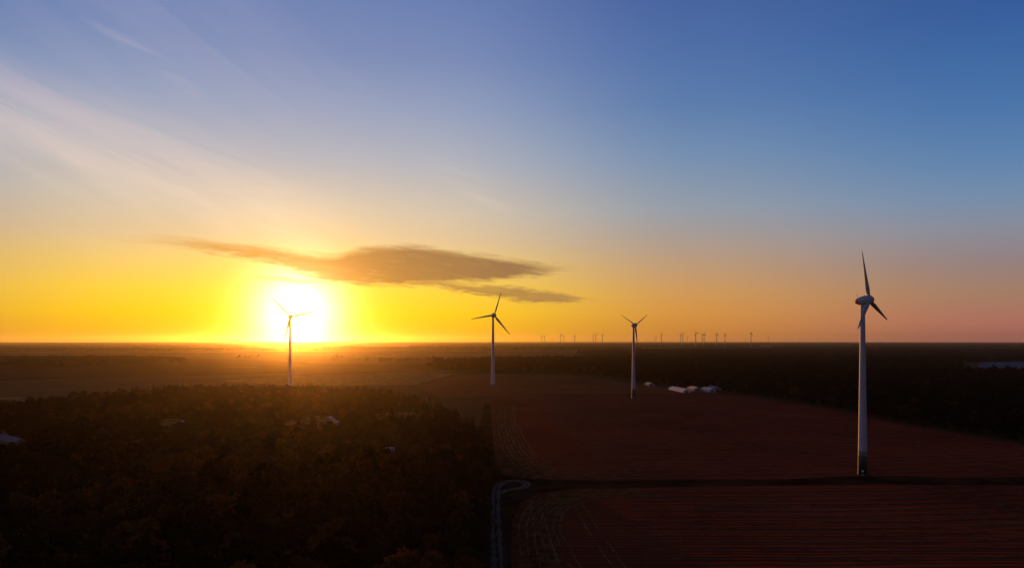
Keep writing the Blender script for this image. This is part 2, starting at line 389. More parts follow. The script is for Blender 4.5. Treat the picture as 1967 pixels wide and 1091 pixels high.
# straw rows across the two ploughed fields, and curved headland lines
fields = [o for o in C.objects if o.name.startswith('ploughed_field')]
def bend(X): return .0011 * max(0, X - 90) ** 2 - 2.0 * math.sin(X / 90.0)
k = 0
for Y0, par, poly in [(205 + 8.2 * i, fields[1], lower) for i in range(12)] + [(322 + 10.5 * i, fields[0], upper) for i in range(46)]:
    pts = []
    for i in range(240):
        X = -20 + i * (3.0 if Y0 < 320 else 3.6); Y = Y0 + bend(X) * (.6 if Y0 > 320 else 1) + .5 * noise.noise(Vector((X * .03, Y0, 0)))
        # rows part round the turbine's foot
        pts.append((X, Y))
    keep = [q for q in pts if inside(q[0], q[1], poly) and math.hypot(q[0] - 158, (q[1] - 330) * 1.6) > 26 and (Y0 < 320 or q[0] > 42 - (Y0 - 322) * .05)]
    keep = [q for q in keep if Y0 > 320 or q[0] > 34 + (q[1] - 200) * .12]
    if len(keep) > 12:
        w = .42 if Y0 < 320 else .55
        ribbon('straw_row', keep, w, .04, M['straw'], par, .12, .5, k, (.17, -.38 + .25 * noise.noise(Vector((k * .9, 1.3, 0))))); k += 1
def hl(par, pts, w=.7, seed=0):
    sp = [(p[0] + .9 * noise.noise(Vector((p[1] * .05, seed, 0))), p[1] + .5 * noise.noise(Vector((p[0] * .05, seed, 5)))) for p in spline([gp(*q) for q in pts], 14)]
    ribbon('headland_row', sp, w * (.8 + .5 * ((seed * 7) % 5) / 5), .045, M['trackmark'], par, .08, .75, seed, (.21, -.3))
for i in range(7):
    o = i * 9
    hl(fields[0], [(962 + o * .45, 781), (958 + o * .7, 815), (963 + o * .9, 850), (978 + o * 1.15, 880), (1004 + o * 1.8, 903 - o * .12), (1060 + o * 2.6, 916 - o * .22), (1150 + o * 3, 920 - o * .26)], .7, 100 + i)
for i in range(7):
    o = i * 13
    hl(fields[1], [(1012 + o * 1.75, 1150), (999 + o * 1.35, 1070), (998 + o * 1.0, 1010), (1012 + o * .9, 975 + o * .12), (1046 + o * .9, 955 + o * .14), (1110 + o, 945 + o * .16), (1230 + o, 941 + o * .17)], .55, 120 + i)
hl(fields[1], [(1100, 963), (1125, 1010), (1160, 1062), (1190, 1110)], .6, 140)
hl(fields[1], [(1117, 963), (1146, 1010), (1182, 1062), (1214, 1110)], .6, 141)

# ------------------------------------------------------------------ wind turbines
def blade_mesh(Rb, chord, name='blade', root=.55, ns=14, npt=14):
    """along +Z from the hub centre, chord in the Y direction, thin in X; twisted"""
    v, f = [], []
    for i in range(ns):
        t = (i / (ns - 1)) ** .9; r = root + (Rb - root) * t
        if t < .16: u_ = t / .16; c = chord * (.34 + .66 * u_ * u_ * (3 - 2 * u_)); th = .34 * chord * (1 - u_) + .26 * c * u_
        else: u_ = (t - .16) / .84; c = chord * (1 - .80 * u_ ** .82); th = c * (.26 - .13 * u_)
        if i == ns - 1: c *= .35; th *= .5
        tw = R(22 * (1 - t) ** 2)
        for k in range(npt):
            a = 2 * math.pi * k / npt; y = math.cos(a) * c / 2 + (c * .12 if t > .05 else 0); x_ = math.sin(a) * th / 2 * (1 - .35 * math.cos(a))
            v.append((x_ * math.cos(tw) - y * math.sin(tw), x_ * math.sin(tw) + y * math.cos(tw), r))
    for i in range(ns - 1):
        for k in range(npt): f.append((i * npt + k, i * npt + (k + 1) % npt, (i + 1) * npt + (k + 1) % npt, (i + 1) * npt + k))
    f.append(tuple(range(npt))[::-1]); f.append(tuple(range((ns - 1) * npt, ns * npt)))
    return mesh(name, v, f, True)
def turbine(x, y, H, Rb, azd, th0, rb, rt, sc, label, pitch=20, bands=True, tail_sunset=True):
    root = empty('wind_turbine', (x, y, 0), R(90 - azd)); tag(root, label, 'wind turbine', 'wind turbines around the fields')
    Ht = H - 1.6 * sc
    def rad(z): u_ = z / Ht; return rb + (rt - rb) * (u_ ** .82)
    link('foundation', lathe('foundation', [(0, rb * 1.35), (.25, rb * 1.32), (.4, rb * 1.1)], 32), M['dark_concrete'], root)
    z0 = .38; ring_h = 2.6 * sc
    zs = 11.0 * sc if bands else .38
    t = link('tower', lathe('tower', [(zs, rad(zs))] + [(zs + (Ht - zs) * i / 12, rad(zs + (Ht - zs) * i / 12)) for i in range(1, 13)], 40), M['turbine'], root)
    if bands:
        for i in range(5):
            a = .38 + (zs - .38) * i / 5; b_ = .38 + (zs - .38) * (i + 1) / 5
            link('colour_band', lathe('colour_band', [(a, rad(a)), (b_, rad(b_))], 40, 'Z', False), M['green%d' % i], t)
    for fr in (.34, .67):
        z = zs + (Ht - zs) * fr
        link('tower_flange', lathe('tower_flange', [(z - .12, rad(z) + .02), (z - .1, rad(z) + .07), (z + .1, rad(z) + .07), (z + .12, rad(z) + .02)], 40), M['turbine'], t)
    # door on the camera's side of the foot, with its white plate and steps
    dw = .5
    ph = math.atan2(-y, -x) - R(90 - azd)
    dd = Vector((math.cos(ph), math.sin(ph), 0)); sd_ = Vector((-dd.y, dd.x, 0))
    def plate(nm, w, za, zb, depth, mt, par):
        v = []
        for o_ in (rad(za) - .3, rad(za) + depth):
            for s, z in ((-w, za), (w, za), (w, zb), (-w, zb)): q = dd * o_ + sd_ * s; v.append((q.x, q.y, z))
        return link(nm, mesh(nm, v, [(3, 2, 1, 0), (4, 5, 6, 7), (0, 1, 5, 4), (1, 2, 6, 5), (2, 3, 7, 6), (3, 0, 4, 7)]), mt, par)
    dr = plate('door', dw, .75, 2.85, .06, M['dark_metal'], t)
    plate('sign_plate', .42, 1.7, 2.5, .10, M['white'], dr)
    plate('door_step', .7, .38, .72, .9, M['concrete'], t)
    # nacelle and rotor, axis along local +X, nose tilted up
    T = Matrix.Translation((0, 0, H)) @ Matrix.Rotation(R(-6), 4, 'Y')
    prof = [(-3.5, .12), (-3.4, .42), (-3.05, .85), (-2.4, 1.3), (-1.5, 1.72), (-.4, 2.02), (.8, 2.2), (1.7, 2.25), (1.95, 2.2)]
    nac = link('nacelle', lathe('nacelle', [(a * sc, r * sc) for a, r in prof], 32, 'X'), M['turbine'], root); nac.matrix_local = T
    if tail_sunset:
        tl = link('tail_sunset_skin', lathe('tail_sunset_skin', [(a * sc, (r + .02) * sc) for a, r in prof[:5]], 32, 'X', False), M['red'], nac)  # thin added skin that carries the painted sunset light
    link('yaw_ring', lathe('yaw_ring', [(-2.5 * sc, rt * 1.05), (-1.4 * sc, rt * 1.12)], 32), M['turbine'], nac)
    bm = bmesh.new(); box(bm, -2.06 * sc, -1.98 * sc, -.04 * sc, .04 * sc, 1.4 * sc, 3.2 * sc); box(bm, -2.3 * sc, -1.74 * sc, -.05 * sc, .05 * sc, 2.75 * sc, 2.85 * sc); box(bm, -2.1 * sc, -1.94 * sc, -.12 * sc, .12 * sc, 3.1 * sc, 3.4 * sc)
    link('weather_mast', bm_mesh('weather_mast', bm), M['dark_metal'], nac)
    pr2 = [(2.02, 2.0), (2.1, 2.2), (2.8, 2.2), (3.5, 2.02), (4.1, 1.65), (4.6, 1.12), (4.9, .55), (5.0, .1)]
    hub = link('spinner', lathe('spinner', [(a * sc, r * sc) for a, r in pr2], 32, 'X'), M['turbine'], root); hub.matrix_local = T
    bme = blade_mesh(Rb, Rb * .098, root=1.2 * sc); bme.materials.append(M['blade'])
    for kk in range(3):
        bl = link('blade', bme, None, root)
        bl.matrix_local = T @ Matrix.Translation((3.05 * sc, 0, 0)) @ Matrix.Rotation(-R(th0 + 120 * kk), 4, 'X') @ Matrix.Rotation(R(pitch), 4, 'Z')
        cu = link('blade_root_cuff', lathe('blade_root_cuff', [(1.75 * sc, .62 * sc), (2.42 * sc, .56 * sc)], 20), M['turbine'], bl)
    return root
gx, gy = gp(1657, 912); turbine(gx, gy, 78.7, 22.3, 135, -7, 2.15, .98, 1.0, 'tall slim turbine with dark green foot, its rotor almost edge on', 62)
gx, gy = gp(1217, 766); turbine(gx, gy, 76.1, 21.3, 147, 58, 2.2, 1.0, 1.0, 'turbine with two blades raised in a V near the pale farm sheds', 25)
gx, gy = gp(947, 739); turbine(gx, gy, 94.3, 34.8, 155, 20, 2.9, 1.35, 1.4, 'white-footed turbine on the farm track before the forest tip', 20, False, False)
D1 = 961; turbine((557.3 - CX) / F * D1, D1, 91.0, 35.0, 152, -44, 2.9, 1.35, 1.4, 'turbine behind the wood with the low sun shining behind its hub', 20, False, False)

# far turbines on the horizon: (x, hub row, blade angle)
FAR = [(1040.5, 645, 10), (1046, 645, 40), (1060.5, 648.5, 0), (1077.4, 643, -20), (1083, 645, 100), (1103.6, 644.5, 5), (1105.8, 648.5, 30), (1139.4, 644.5, 85), (1144.5, 642.5, 60), (1157, 643, -10),
       (1258, 648, -25), (1260.3, 647.5, 15), (1270.5, 642, 90), (1307, 642.5, 50), (1311.7, 641.5, 62), (1320.5, 647, -15), (1336.4, 639.5, -25), (1348.6, 642.5, 70), (1352.5, 641.5, 3),
       (1376.6, 641, 0), (1392.5, 642, 35), (1432.5, 648, 20), (1442.5, 639.5, 25), (1476, 647, 10), (1510, 649, 40), (1571, 648.5, 0)]
ft = lathe('tower', [(0, 4.0), (60, 3.2), (118, 2.2)], 10); fn = lathe('nacelle', [(-5, .6), (-4, 2.0), (2, 2.6), (5, 2.0), (7, .4)], 10, 'X'); fb = blade_mesh(41, 5.6, 'blade', .8, 7, 8)
for me in (ft, fn, fb): me.materials.append(M['far_turbine'])
for i, (px, py, th) in enumerate(FAR):
    H = 120.0; D = (H - CAM_H) * F / (HY - py)
    r_ = empty('wind_turbine', ((px - CX) / F * D, D, 0), R(90 - 150 + 7 * math.sin(i * 2.1))); tm_ = (th + 15) % 120; lab = ('tiny far-off turbine' if py > 646 else 'small distant turbine') + (' with one blade pointing straight up' if tm_ < 30 else ' with two blades raised in a V' if 55 < tm_ < 95 else ' with its rotor turned aslant') + ' on the horizon'
    tag(r_, lab, 'wind turbine', 'distant wind farm on the horizon')
    link('tower', ft, None, r_); n_ = link('nacelle', fn, None, r_); n_.location = (0, 0, H)
    for kk in range(3):
        b_ = link('blade', fb, None, r_); b_.matrix_local = Matrix.Translation((5, 0, H)) @ Matrix.Rotation(-R(th + 120 * kk), 4, 'X') @ Matrix.Rotation(R(20), 4, 'Z')

# ------------------------------------------------------------------ farm sheds
def shed(name, a, b_, w, wall_h, ridge_h, roofm, wallm, label, rows=6, cat='shed', group='farm sheds at the forest edge', door=True):
    """gabled shed whose ridge runs from ground point a (far end) to b_ (near end)"""
    a, b_ = Vector(a), Vector(b_); L = (b_ - a).length; d = (b_ - a).normalized()
    root = empty(name, (a.x, a.y, 0), math.atan2(d.y, d.x)); tag(root, label, cat, group)
    h = w / 2
    v = [(0, -h, 0), (0, h, 0), (0, h, wall_h), (0, 0, ridge_h), (0, -h, wall_h)]; v += [(L, y, z) for _, y, z in v]
    link('wall', mesh('wall', v, [(0, 4, 3, 2, 1), (5, 6, 7, 8, 9), (0, 5, 9, 4), (1, 2, 7, 6)]), wallm, root)
    sl = math.hypot(h, ridge_h - wall_h); over = .5; n = max(3, int(L / 8))
    for s in (-1, 1):
        for i in range(n):
            x0 = -.4 + (L + .8) * i / n; x1 = -.4 + (L + .8) * (i + 1) / n - .12
            e = (h + over) * s; ez = wall_h - (ridge_h - wall_h) / h * over; t = .12
            vv = [(x0, 0, ridge_h + .05), (x1, 0, ridge_h + .05), (x1, e, ez + .05), (x0, e, ez + .05)]
            vv += [(x, y, z + t) for x, y, z in vv]
            link('roof_panel', mesh('roof_panel', vv, [(0, 1, 2, 3), (7, 6, 5, 4), (0, 4, 5, 1), (1, 5, 6, 2), (2, 6, 7, 3), (3, 7, 4, 0)]), roofm, root)
    link('ridge_cap', box_mesh('ridge_cap', -.45, L + .45, -.35, .35, ridge_h + .16, ridge_h + .28), roofm, root)
    if door: link('door', box_mesh('door', L - .02, L + .06, -w * .2, w * .2, .0, wall_h * .92), M['door'], root)
    for i in range(max(2, int(L / 6))):
        x = 3 + i * 6
        if x + 1.6 < L:
            for s in (-1, 1): link('window', box_mesh('window', x, x + 1.6, s * h - .05, s * h + .05, wall_h * .45, wall_h * .75), M['glass'], root)
    return root
shed('farm_shed', (183, 985), (184.5, 962), 8, 2.4, 4.2, M['tan_roof'], M['wall_tan'], 'small tan-roofed shed standing alone near the V-bladed turbine')
shed('farm_shed', (197, 896), (203, 846), 9, 2.2, 4.0, M['white_roof'], M['wall_white'], 'long white-roofed shed along the forest edge track')
shed('farm_shed', (219, 893), (221, 868), 9, 2.6, 4.8, M['tan_roof'], M['wall_tan'], 'tan-roofed shed at the forest edge beside a white-gabled one')
shed('farm_shed', (231.5, 880), (234.0, 852), 8, 2.4, 4.6, M['tan_roof'], M['wall_white'], 'tan-roofed shed with white gable wall at the forest edge')
shed('farm_shed', (246, 905), (248.5, 880), 9, 2.6, 4.8, M['grey_roof'], M['wall_tan'], 'grey-roofed shed half hidden behind the white-gabled shed')
shed('garden_house', gp(2, 848), gp(40, 858), 7, 2.7, 4.6, M['house_roof'], M['wall_tan'], 'low pale-roofed house in a gap of the wood', group='houses in the wood')
shed('garden_house', gp(-40, 842), gp(6, 846), 7, 3.0, 5.6, M['red_roof'], M['wall_tan'], 'red-roofed house beside the low pale-roofed house in the wood', group='houses in the wood')

# parked cars in the wood's clearings
def car_proto():
    prof = [(-2.1, .35), (-2.15, .75), (-1.9, 1.0), (-1.25, 1.05), (-.55, 1.48), (.75, 1.5), (1.45, 1.08), (2.05, .95), (2.15, .6), (2.1, .35)]
    v = [(x, s * (.86 if z < 1.2 else .70), z) for s in (-1, 1) for x, z in prof]; n = len(prof)
    f = [tuple(range(n)), tuple(range(2 * n - 1, n - 1, -1))] + [(i, n + i, n + (i + 1) % n, (i + 1) % n) for i in range(n)]
    bm = bmesh.new(); vv = [bm.verts.new(p) for p in v]
    for q in f: bm.faces.new([vv[i] for i in q])
    bmesh.ops.bevel(bm, geom=list(bm.edges), offset=.05, segments=2, affect='EDGES')
    body = bm_mesh('body', bm, True)
    win = []
    for s in (-1, 1): win.append(mesh('side_window', [(-1.0, s * .80, 1.12), (1.05, s * .80, 1.12), (.68, s * .745, 1.42), (-.5, s * .745, 1.42)], [(0, 1, 2, 3) if s < 0 else (3, 2, 1, 0)]))
    ws = mesh('windscreen', [(1.42, -.68, 1.13), (1.42, .68, 1.13), (.86, .62, 1.47), (.86, -.62, 1.47)], [(0, 1, 2, 3)])
    ws2 = mesh('windscreen', [(-1.22, -.68, 1.11), (-1.22, .68, 1.11), (-.64, .62, 1.46), (-.64, -.62, 1.46)], [(3, 2, 1, 0)])
    for p in (ws, ws2):
        for q in p.vertices: q.co.x += .03 if q.co.x > 0 else -.03; q.co.z += .02
    wh = lathe('wheel', [(-.1, .2), (-.1, .32), (.1, .32), (.1, .2)], 16)
    return body, win, (ws, ws2), wh
CARP = car_proto()
for me in CARP[1] + list(CARP[2]): me.materials.append(M['glass'])
CARP[3].materials.append(M['tyre'])
def car(x, y, rz, m, label):
    r_ = empty('parked_car', (x, y, .02), rz); tag(r_, label, 'car', 'cars parked in the wood')
    b_ = link('body', CARP[0].copy(), m, r_)
    for w in CARP[1] + list(CARP[2]): link(w.name.split('.')[0], w, None, r_)
    for wx in (-1.3, 1.35):
        for s in (-1, 1):
            w = link('wheel', CARP[3], None, r_); w.location = (wx, s * .8, .32); w.rotation_euler = (R(90), 0, 0)
for (px, py), rz, m, lab in (((634, 803), .5, 'white', 'white car at the back end of the row in the clearing'), ((639, 806), .55, 'silver', 'silver car second in the row in the clearing'),
                             ((641, 809), .5, 'silver', 'silver car third in the row in the clearing'), ((646, 812), .6, 'white', 'white car at the front end of the row in the clearing'),
                             ((349, 811), 1.2, 'white', 'white car alone in the small back gap of the wood'), ((349, 838), .2, 'white', 'white car alone in the small front gap of the wood')):
    x, y = gp(px, py); car(x, y, rz, M[m], lab)
# pale caravan among the trees
x, y = gp(749, 868)
cv = empty('caravan', (x, y, 0), .5); tag(cv, 'pale caravan standing among the trees of the wood', 'caravan')
bm = bmesh.new(); vv = [bm.verts.new((px, s * 1.1, z)) for s in (-1, 1) for px, z in ((-2.2, .5), (-2.5, 1.2), (-2.1, 2.5), (2.0, 2.6), (2.5, 1.5), (2.3, .5))]
bm.faces.new(vv[:6]); bm.faces.new(vv[6:][::-1])
for i in range(6): bm.faces.new((vv[i], vv[6 + i], vv[6 + (i + 1) % 6], vv[(i + 1) % 6]))
bmesh.ops.bevel(bm, geom=list(bm.edges), offset=.12, segments=2, affect='EDGES')
link('body', bm_mesh('body', bm, True), M['white'], cv)
for x0 in (-1.5, .6): link('window', box_mesh('window', x0, x0 + 1.0, -1.13, -1.08, 1.35, 2.0), M['glass'], cv)
for s in (-1, 1):
    w = link('wheel', CARP[3], None, cv); w.location = (0, s * .98, .32); w.rotation_euler = (R(90), 0, 0)
link('drawbar', box_mesh('drawbar', 2.3, 3.5, -.08, .08, .42, .54), M['dark_metal'], cv)

# ------------------------------------------------------------------ trees
def leaf_quad(v, f, p, s, rnd, up=.25):
    n = Vector((rnd.gauss(0, 1), rnd.gauss(0, 1), rnd.gauss(0, 1) + up)).normalized()
    t = n.orthogonal().normalized(); t = Matrix.Rotation(rnd.uniform(0, 6.28), 3, n) @ t; b_ = n.cross(t)
    i = len(v); a = s * rnd.uniform(.7, 1.2); c = s * rnd.uniform(.45, .8)
    v += [p - t * a, p + b_ * c + n * (.15 * s), p + t * a, p - b_ * c + n * (.1 * s)]; f.append((i, i + 1, i + 2, i + 3))
def limb(v, f, p0, p1, r0, r1, n=6):
    d = (p1 - p0).normalized(); t = d.orthogonal().normalized(); b_ = d.cross(t); i = len(v)
    for p, r in ((p0, r0), (p1, r1)):
        for k in range(n): a = 2 * math.pi * k / n; v.append(p + t * (r * math.cos(a)) + b_ * (r * math.sin(a)))
    for k in range(n): f.append((i + k, i + (k + 1) % n, i + n + (k + 1) % n, i + n + k))
def broadleaf(seed, h, r, lobes=26, per=52, base=.28, sq=1.0):
    rnd = random.Random(seed); tv, tf, lv, lf = [], [], [], []
    top = Vector((rnd.uniform(-.5, .5), rnd.uniform(-.5, .5), h * .62))
    limb(tv, tf, Vector((0, 0, 0)), Vector((0, 0, h * .3)), .30, .22); limb(tv, tf, Vector((0, 0, h * .3)), top, .22, .10)
    cz = h * (base + (1 - base) / 2); hz = h * (1 - base) / 2 * .92
    for k in range(lobes):
        u_ = rnd.uniform(-1, 1); a = rnd.uniform(0, 6.28); rr = math.sqrt(1 - u_ * u_); q = rnd.uniform(.45, .86)
        c = Vector((r * rr * math.cos(a) * q, r * rr * math.sin(a) * q, cz + hz * u_ * q * sq)); lr = r * rnd.uniform(.24, .42)
        if k % 3 == 0: limb(tv, tf, Vector((0, 0, h * rnd.uniform(.25, .5))), c, .09, .03, 5)
        for _ in range(per):
            d = Vector((rnd.gauss(0, 1), rnd.gauss(0, 1), rnd.gauss(0, 1) + .25)).normalized()
            leaf_quad(lv, lf, c + d * lr * rnd.uniform(.55, 1.1), rnd.uniform(.32, .62), rnd)
    return tv, tf, lv, lf
def conifer(seed, h, r, per=30):
    rnd = random.Random(seed); tv, tf, lv, lf = [], [], [], []
    limb(tv, tf, Vector((0, 0, 0)), Vector((0, 0, h * .55)), .26, .16); limb(tv, tf, Vector((0, 0, h * .55)), Vector((0, 0, h * .97)), .16, .03)
    tiers = 15
    for i in range(tiers):
        t = i / (tiers - 1); z = h * (.16 + .82 * t); rad = r * (1 - t) ** .8 + .15
        for _ in range(int(per * (1 - .6 * t)) + 6):
            a = rnd.uniform(0, 6.28); q = rnd.uniform(.25, 1.0) ** .7 * rnd.uniform(.8, 1.15)
            leaf_quad(lv, lf, Vector((rad * q * math.cos(a), rad * q * math.sin(a), z - rad * q * .28 + rnd.uniform(-.3, .3))), rnd.uniform(.35, .65) * (1 - .45 * t), rnd, .8)
    return tv, tf, lv, lf
PROTO = []    # (trunk mesh, crown mesh, joined mesh, kind, height)
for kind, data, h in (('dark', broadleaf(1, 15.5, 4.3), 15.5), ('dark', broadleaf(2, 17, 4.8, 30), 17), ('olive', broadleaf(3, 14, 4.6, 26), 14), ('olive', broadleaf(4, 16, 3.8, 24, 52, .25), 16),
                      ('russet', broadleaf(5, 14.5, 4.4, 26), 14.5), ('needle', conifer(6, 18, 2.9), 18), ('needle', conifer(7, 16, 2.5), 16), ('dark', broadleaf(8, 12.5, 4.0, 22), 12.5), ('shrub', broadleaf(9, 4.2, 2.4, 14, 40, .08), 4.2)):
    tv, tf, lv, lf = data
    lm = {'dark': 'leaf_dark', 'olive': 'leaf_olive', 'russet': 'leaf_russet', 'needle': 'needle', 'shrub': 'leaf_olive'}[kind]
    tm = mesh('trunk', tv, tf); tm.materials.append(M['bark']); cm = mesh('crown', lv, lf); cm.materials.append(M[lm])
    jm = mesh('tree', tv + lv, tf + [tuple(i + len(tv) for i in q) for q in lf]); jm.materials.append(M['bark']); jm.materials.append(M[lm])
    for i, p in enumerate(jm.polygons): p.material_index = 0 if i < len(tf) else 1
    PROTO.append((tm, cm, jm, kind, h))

rnd = random.Random(77)
def ell(x, y, c, rx, ry, rot=0.0):
    dx_, dy_ = x - c[0], y - c[1]; ca, sa = math.cos(rot), math.sin(rot)
    u_, w_ = dx_ * ca + dy_ * sa, -dx_ * sa + dy_ * ca
    return (u_ / rx) ** 2 + (w_ / ry) ** 2 < 1 + .5 * noise.noise(Vector((x * .06, y * .06, 4.4)))
CLEAR = [((-88, 556), 23, 74, .16), ((-140, 508), 24, 84, .27), ((-236, 505), 15, 72, .44), ((-270, 388), 22, 62, .62), ((-60, 362), 8, 50, .16)]
for c, rx, ry, rot in CLEAR[:4]:
    pts = []
    for k in range(28):
        a = 2 * math.pi * k / 28; q = .92 + .1 * math.sin(3 * a + c[0]); u_, w_ = rx * q * math.cos(a), ry * q * math.sin(a)
        pts.append((c[0] + u_ * math.cos(rot) - w_ * math.sin(rot), c[1] + u_ * math.sin(rot) + w_ * math.cos(rot)))
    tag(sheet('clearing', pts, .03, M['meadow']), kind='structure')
trees = []   # x, y, proto, scale, rot, region
def scatter(poly, step, region, near=(0, 1e9), skip=None, pick=None):
    x0 = min(p[0] for p in poly); x1 = max(p[0] for p in poly); y0 = min(p[1] for p in poly); y1 = max(p[1] for p in poly)
    y = y0
    while y < y1:
        x = max(x0, -.76 * y - 25)
        while x < min(x1, .76 * y + 25):
            X, Y = x + rnd.uniform(-.45, .45) * step, y + rnd.uniform(-.45, .45) * step
            if inside(X, Y, poly) and not (skip and skip(X, Y)):
                trees.append((X, Y, pick(X, Y), rnd.choice((.62, .8, .92, 1.0, 1.08, 1.2)) * rnd.uniform(.9, 1.1) * (1.0 if region == 'B' else 1.0 - .32 * min(1, max(0, (Y - 260) / 220))), rnd.uniform(0, 6.28), region))
            x += step
        y += step
def skipA(X, Y): return any(ell(X, Y, *c) for c in CLEAR)
def pickA(X, Y):
    n = noise.noise(Vector((X * .012, Y * .012, 0))) + rnd.uniform(-.25, .25)
    edge_ = X > -75 - max(0, Y - 400) * .28
    if (edge_ and Y > 380 and rnd.random() < .75) or Y > 740: return rnd.choice((5, 5, 6, 0))
    if n > .32: return rnd.choice((2, 4, 4, 3))
    if n > .02: return rnd.choice((2, 3, 0, 1, 4))
    return rnd.choice((0, 1, 7, 0, 2))
scatter(WOOD_A, 5.9, 'A', skip=skipA, pick=pickA)
for c, rx, ry, rot in CLEAR[:4]:      # shrubs in the clearings
    for _ in range(34):
        a = rnd.uniform(0, 6.28); q = math.sqrt(rnd.random()); u_, w_ = rx * q * math.cos(a), ry * q * math.sin(a)
        X, Y = c[0] + u_ * math.cos(rot) - w_ * math.sin(rot), c[1] + u_ * math.sin(rot) + w_ * math.cos(rot)
        if min(math.hypot(X - gp(*q_)[0], (Y - gp(*q_)[1]) * .4) for q_ in ((640, 807), (349, 811), (349, 838), (20, 853), (0, 845), (749, 868))) > 9:
            trees.append((X, Y, 8, rnd.uniform(.5, 1.1), rnd.uniform(0, 6.28), 'A'))
FB = [p for p in B_FRONT]
polyB = FB + [(1250, 900), (1700, 1900), (1500, 2050), (700, 1950), (250, 2000), (-40, 1960), (-150, 1800), (-190, 1600)]
SH = [(184, 974, 22, 26), (200, 871, 22, 44), (220, 880, 22, 26), (233, 866, 18, 28), (244.5, 890, 10, 20)]
def skipB(X, Y):
    return any(abs(X - a) < w and abs(Y - b_) < d for a, b_, w, d in SH) or (X > .615 * Y + 5 and Y > 1180)
def pickB(X, Y): return rnd.choice((0, 1, 1, 5, 6, 2, 7, 5))
near_front = [(x * .0 + x, y) for x, y in polyB]
scatter(polyB, 7.4, 'B', skip=skipB, pick=pickB)
# loose field trees at the forest's tip and hedges on the far plain
for px, py, n, w in ((842, 711, 7, 14), (700, 694, 10, 26), (760, 697, 34, 40), (815, 696, 30, 40), (840, 693, 16, 22), (300, 676, 18, 70), (640, 690, 8, 30), (470, 690, 10, 60)):
    x, y = gp(px, py)
    for _ in range(n): trees.append((x + rnd.uniform(-w, w) * (1.2 if n > 12 else 1), y + rnd.gauss(0, 10), rnd.choice((0, 1, 2, 7)), rnd.uniform(.5, 1.0), rnd.uniform(0, 6.28), 'F'))

for x0, y0, x1, y1, n in ((-1100, 1500, -520, 1330, 46), (-900, 2300, -200, 2150, 60), (-1900, 2900, -700, 2750, 80), (-480, 1230, -330, 1700, 30), (-260, 1500, 40, 2700, 40), (-1500, 3600, 300, 3400, 90), (-700, 1850, -420, 1800, 30)):
    for i in range(n * 3):
        t_ = rnd.random()
        if noise.noise(Vector((t_ * 7, x0 * .01, 0))) < -.12: continue; trees.append((x0 + (x1 - x0) * t_ + rnd.gauss(0, 4), y0 + (y1 - y0) * t_ + rnd.gauss(0, 4), rnd.choice((0, 1, 2, 7, 8)), rnd.uniform(.5, 1.1), rnd.uniform(0, 6.28), 'F'))
def shown(t):
    X, Y, k, s, r_, reg = t; px = CX + F * X / Y; top = HY + F * (CAM_H - PROTO[k][4] * s) / Y
    if px < -5 or px > 1972 or top > 1085 or Y < 100: return -1
    return PROTO[k][4] * s / Y
order = sorted(range(len(trees)), key=lambda i: -shown(trees[i]))
solo = set(i for i in order[:300] if shown(trees[i]) > 0)
LAB = {'dark': 'dark green round-crowned tree', 'olive': 'olive green loose-crowned tree', 'russet': 'russet autumn-tinted tree', 'needle': 'narrow dark conifer', 'shrub': 'low olive shrub'}
NAM = {'dark': 'broadleaf_tree', 'olive': 'broadleaf_tree', 'russet': 'broadleaf_tree', 'needle': 'conifer_tree', 'shrub': 'shrub'}
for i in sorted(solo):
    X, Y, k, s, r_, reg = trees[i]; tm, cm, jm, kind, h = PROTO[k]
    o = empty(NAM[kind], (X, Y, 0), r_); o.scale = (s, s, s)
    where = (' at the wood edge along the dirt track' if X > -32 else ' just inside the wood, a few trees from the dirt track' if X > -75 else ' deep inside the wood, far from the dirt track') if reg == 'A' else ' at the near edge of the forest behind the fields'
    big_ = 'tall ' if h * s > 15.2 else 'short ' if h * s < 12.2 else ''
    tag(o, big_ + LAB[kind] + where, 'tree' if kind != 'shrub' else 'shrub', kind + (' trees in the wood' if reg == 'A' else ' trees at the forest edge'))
    link('trunk', tm, None, o); link('crown', cm, None, o)

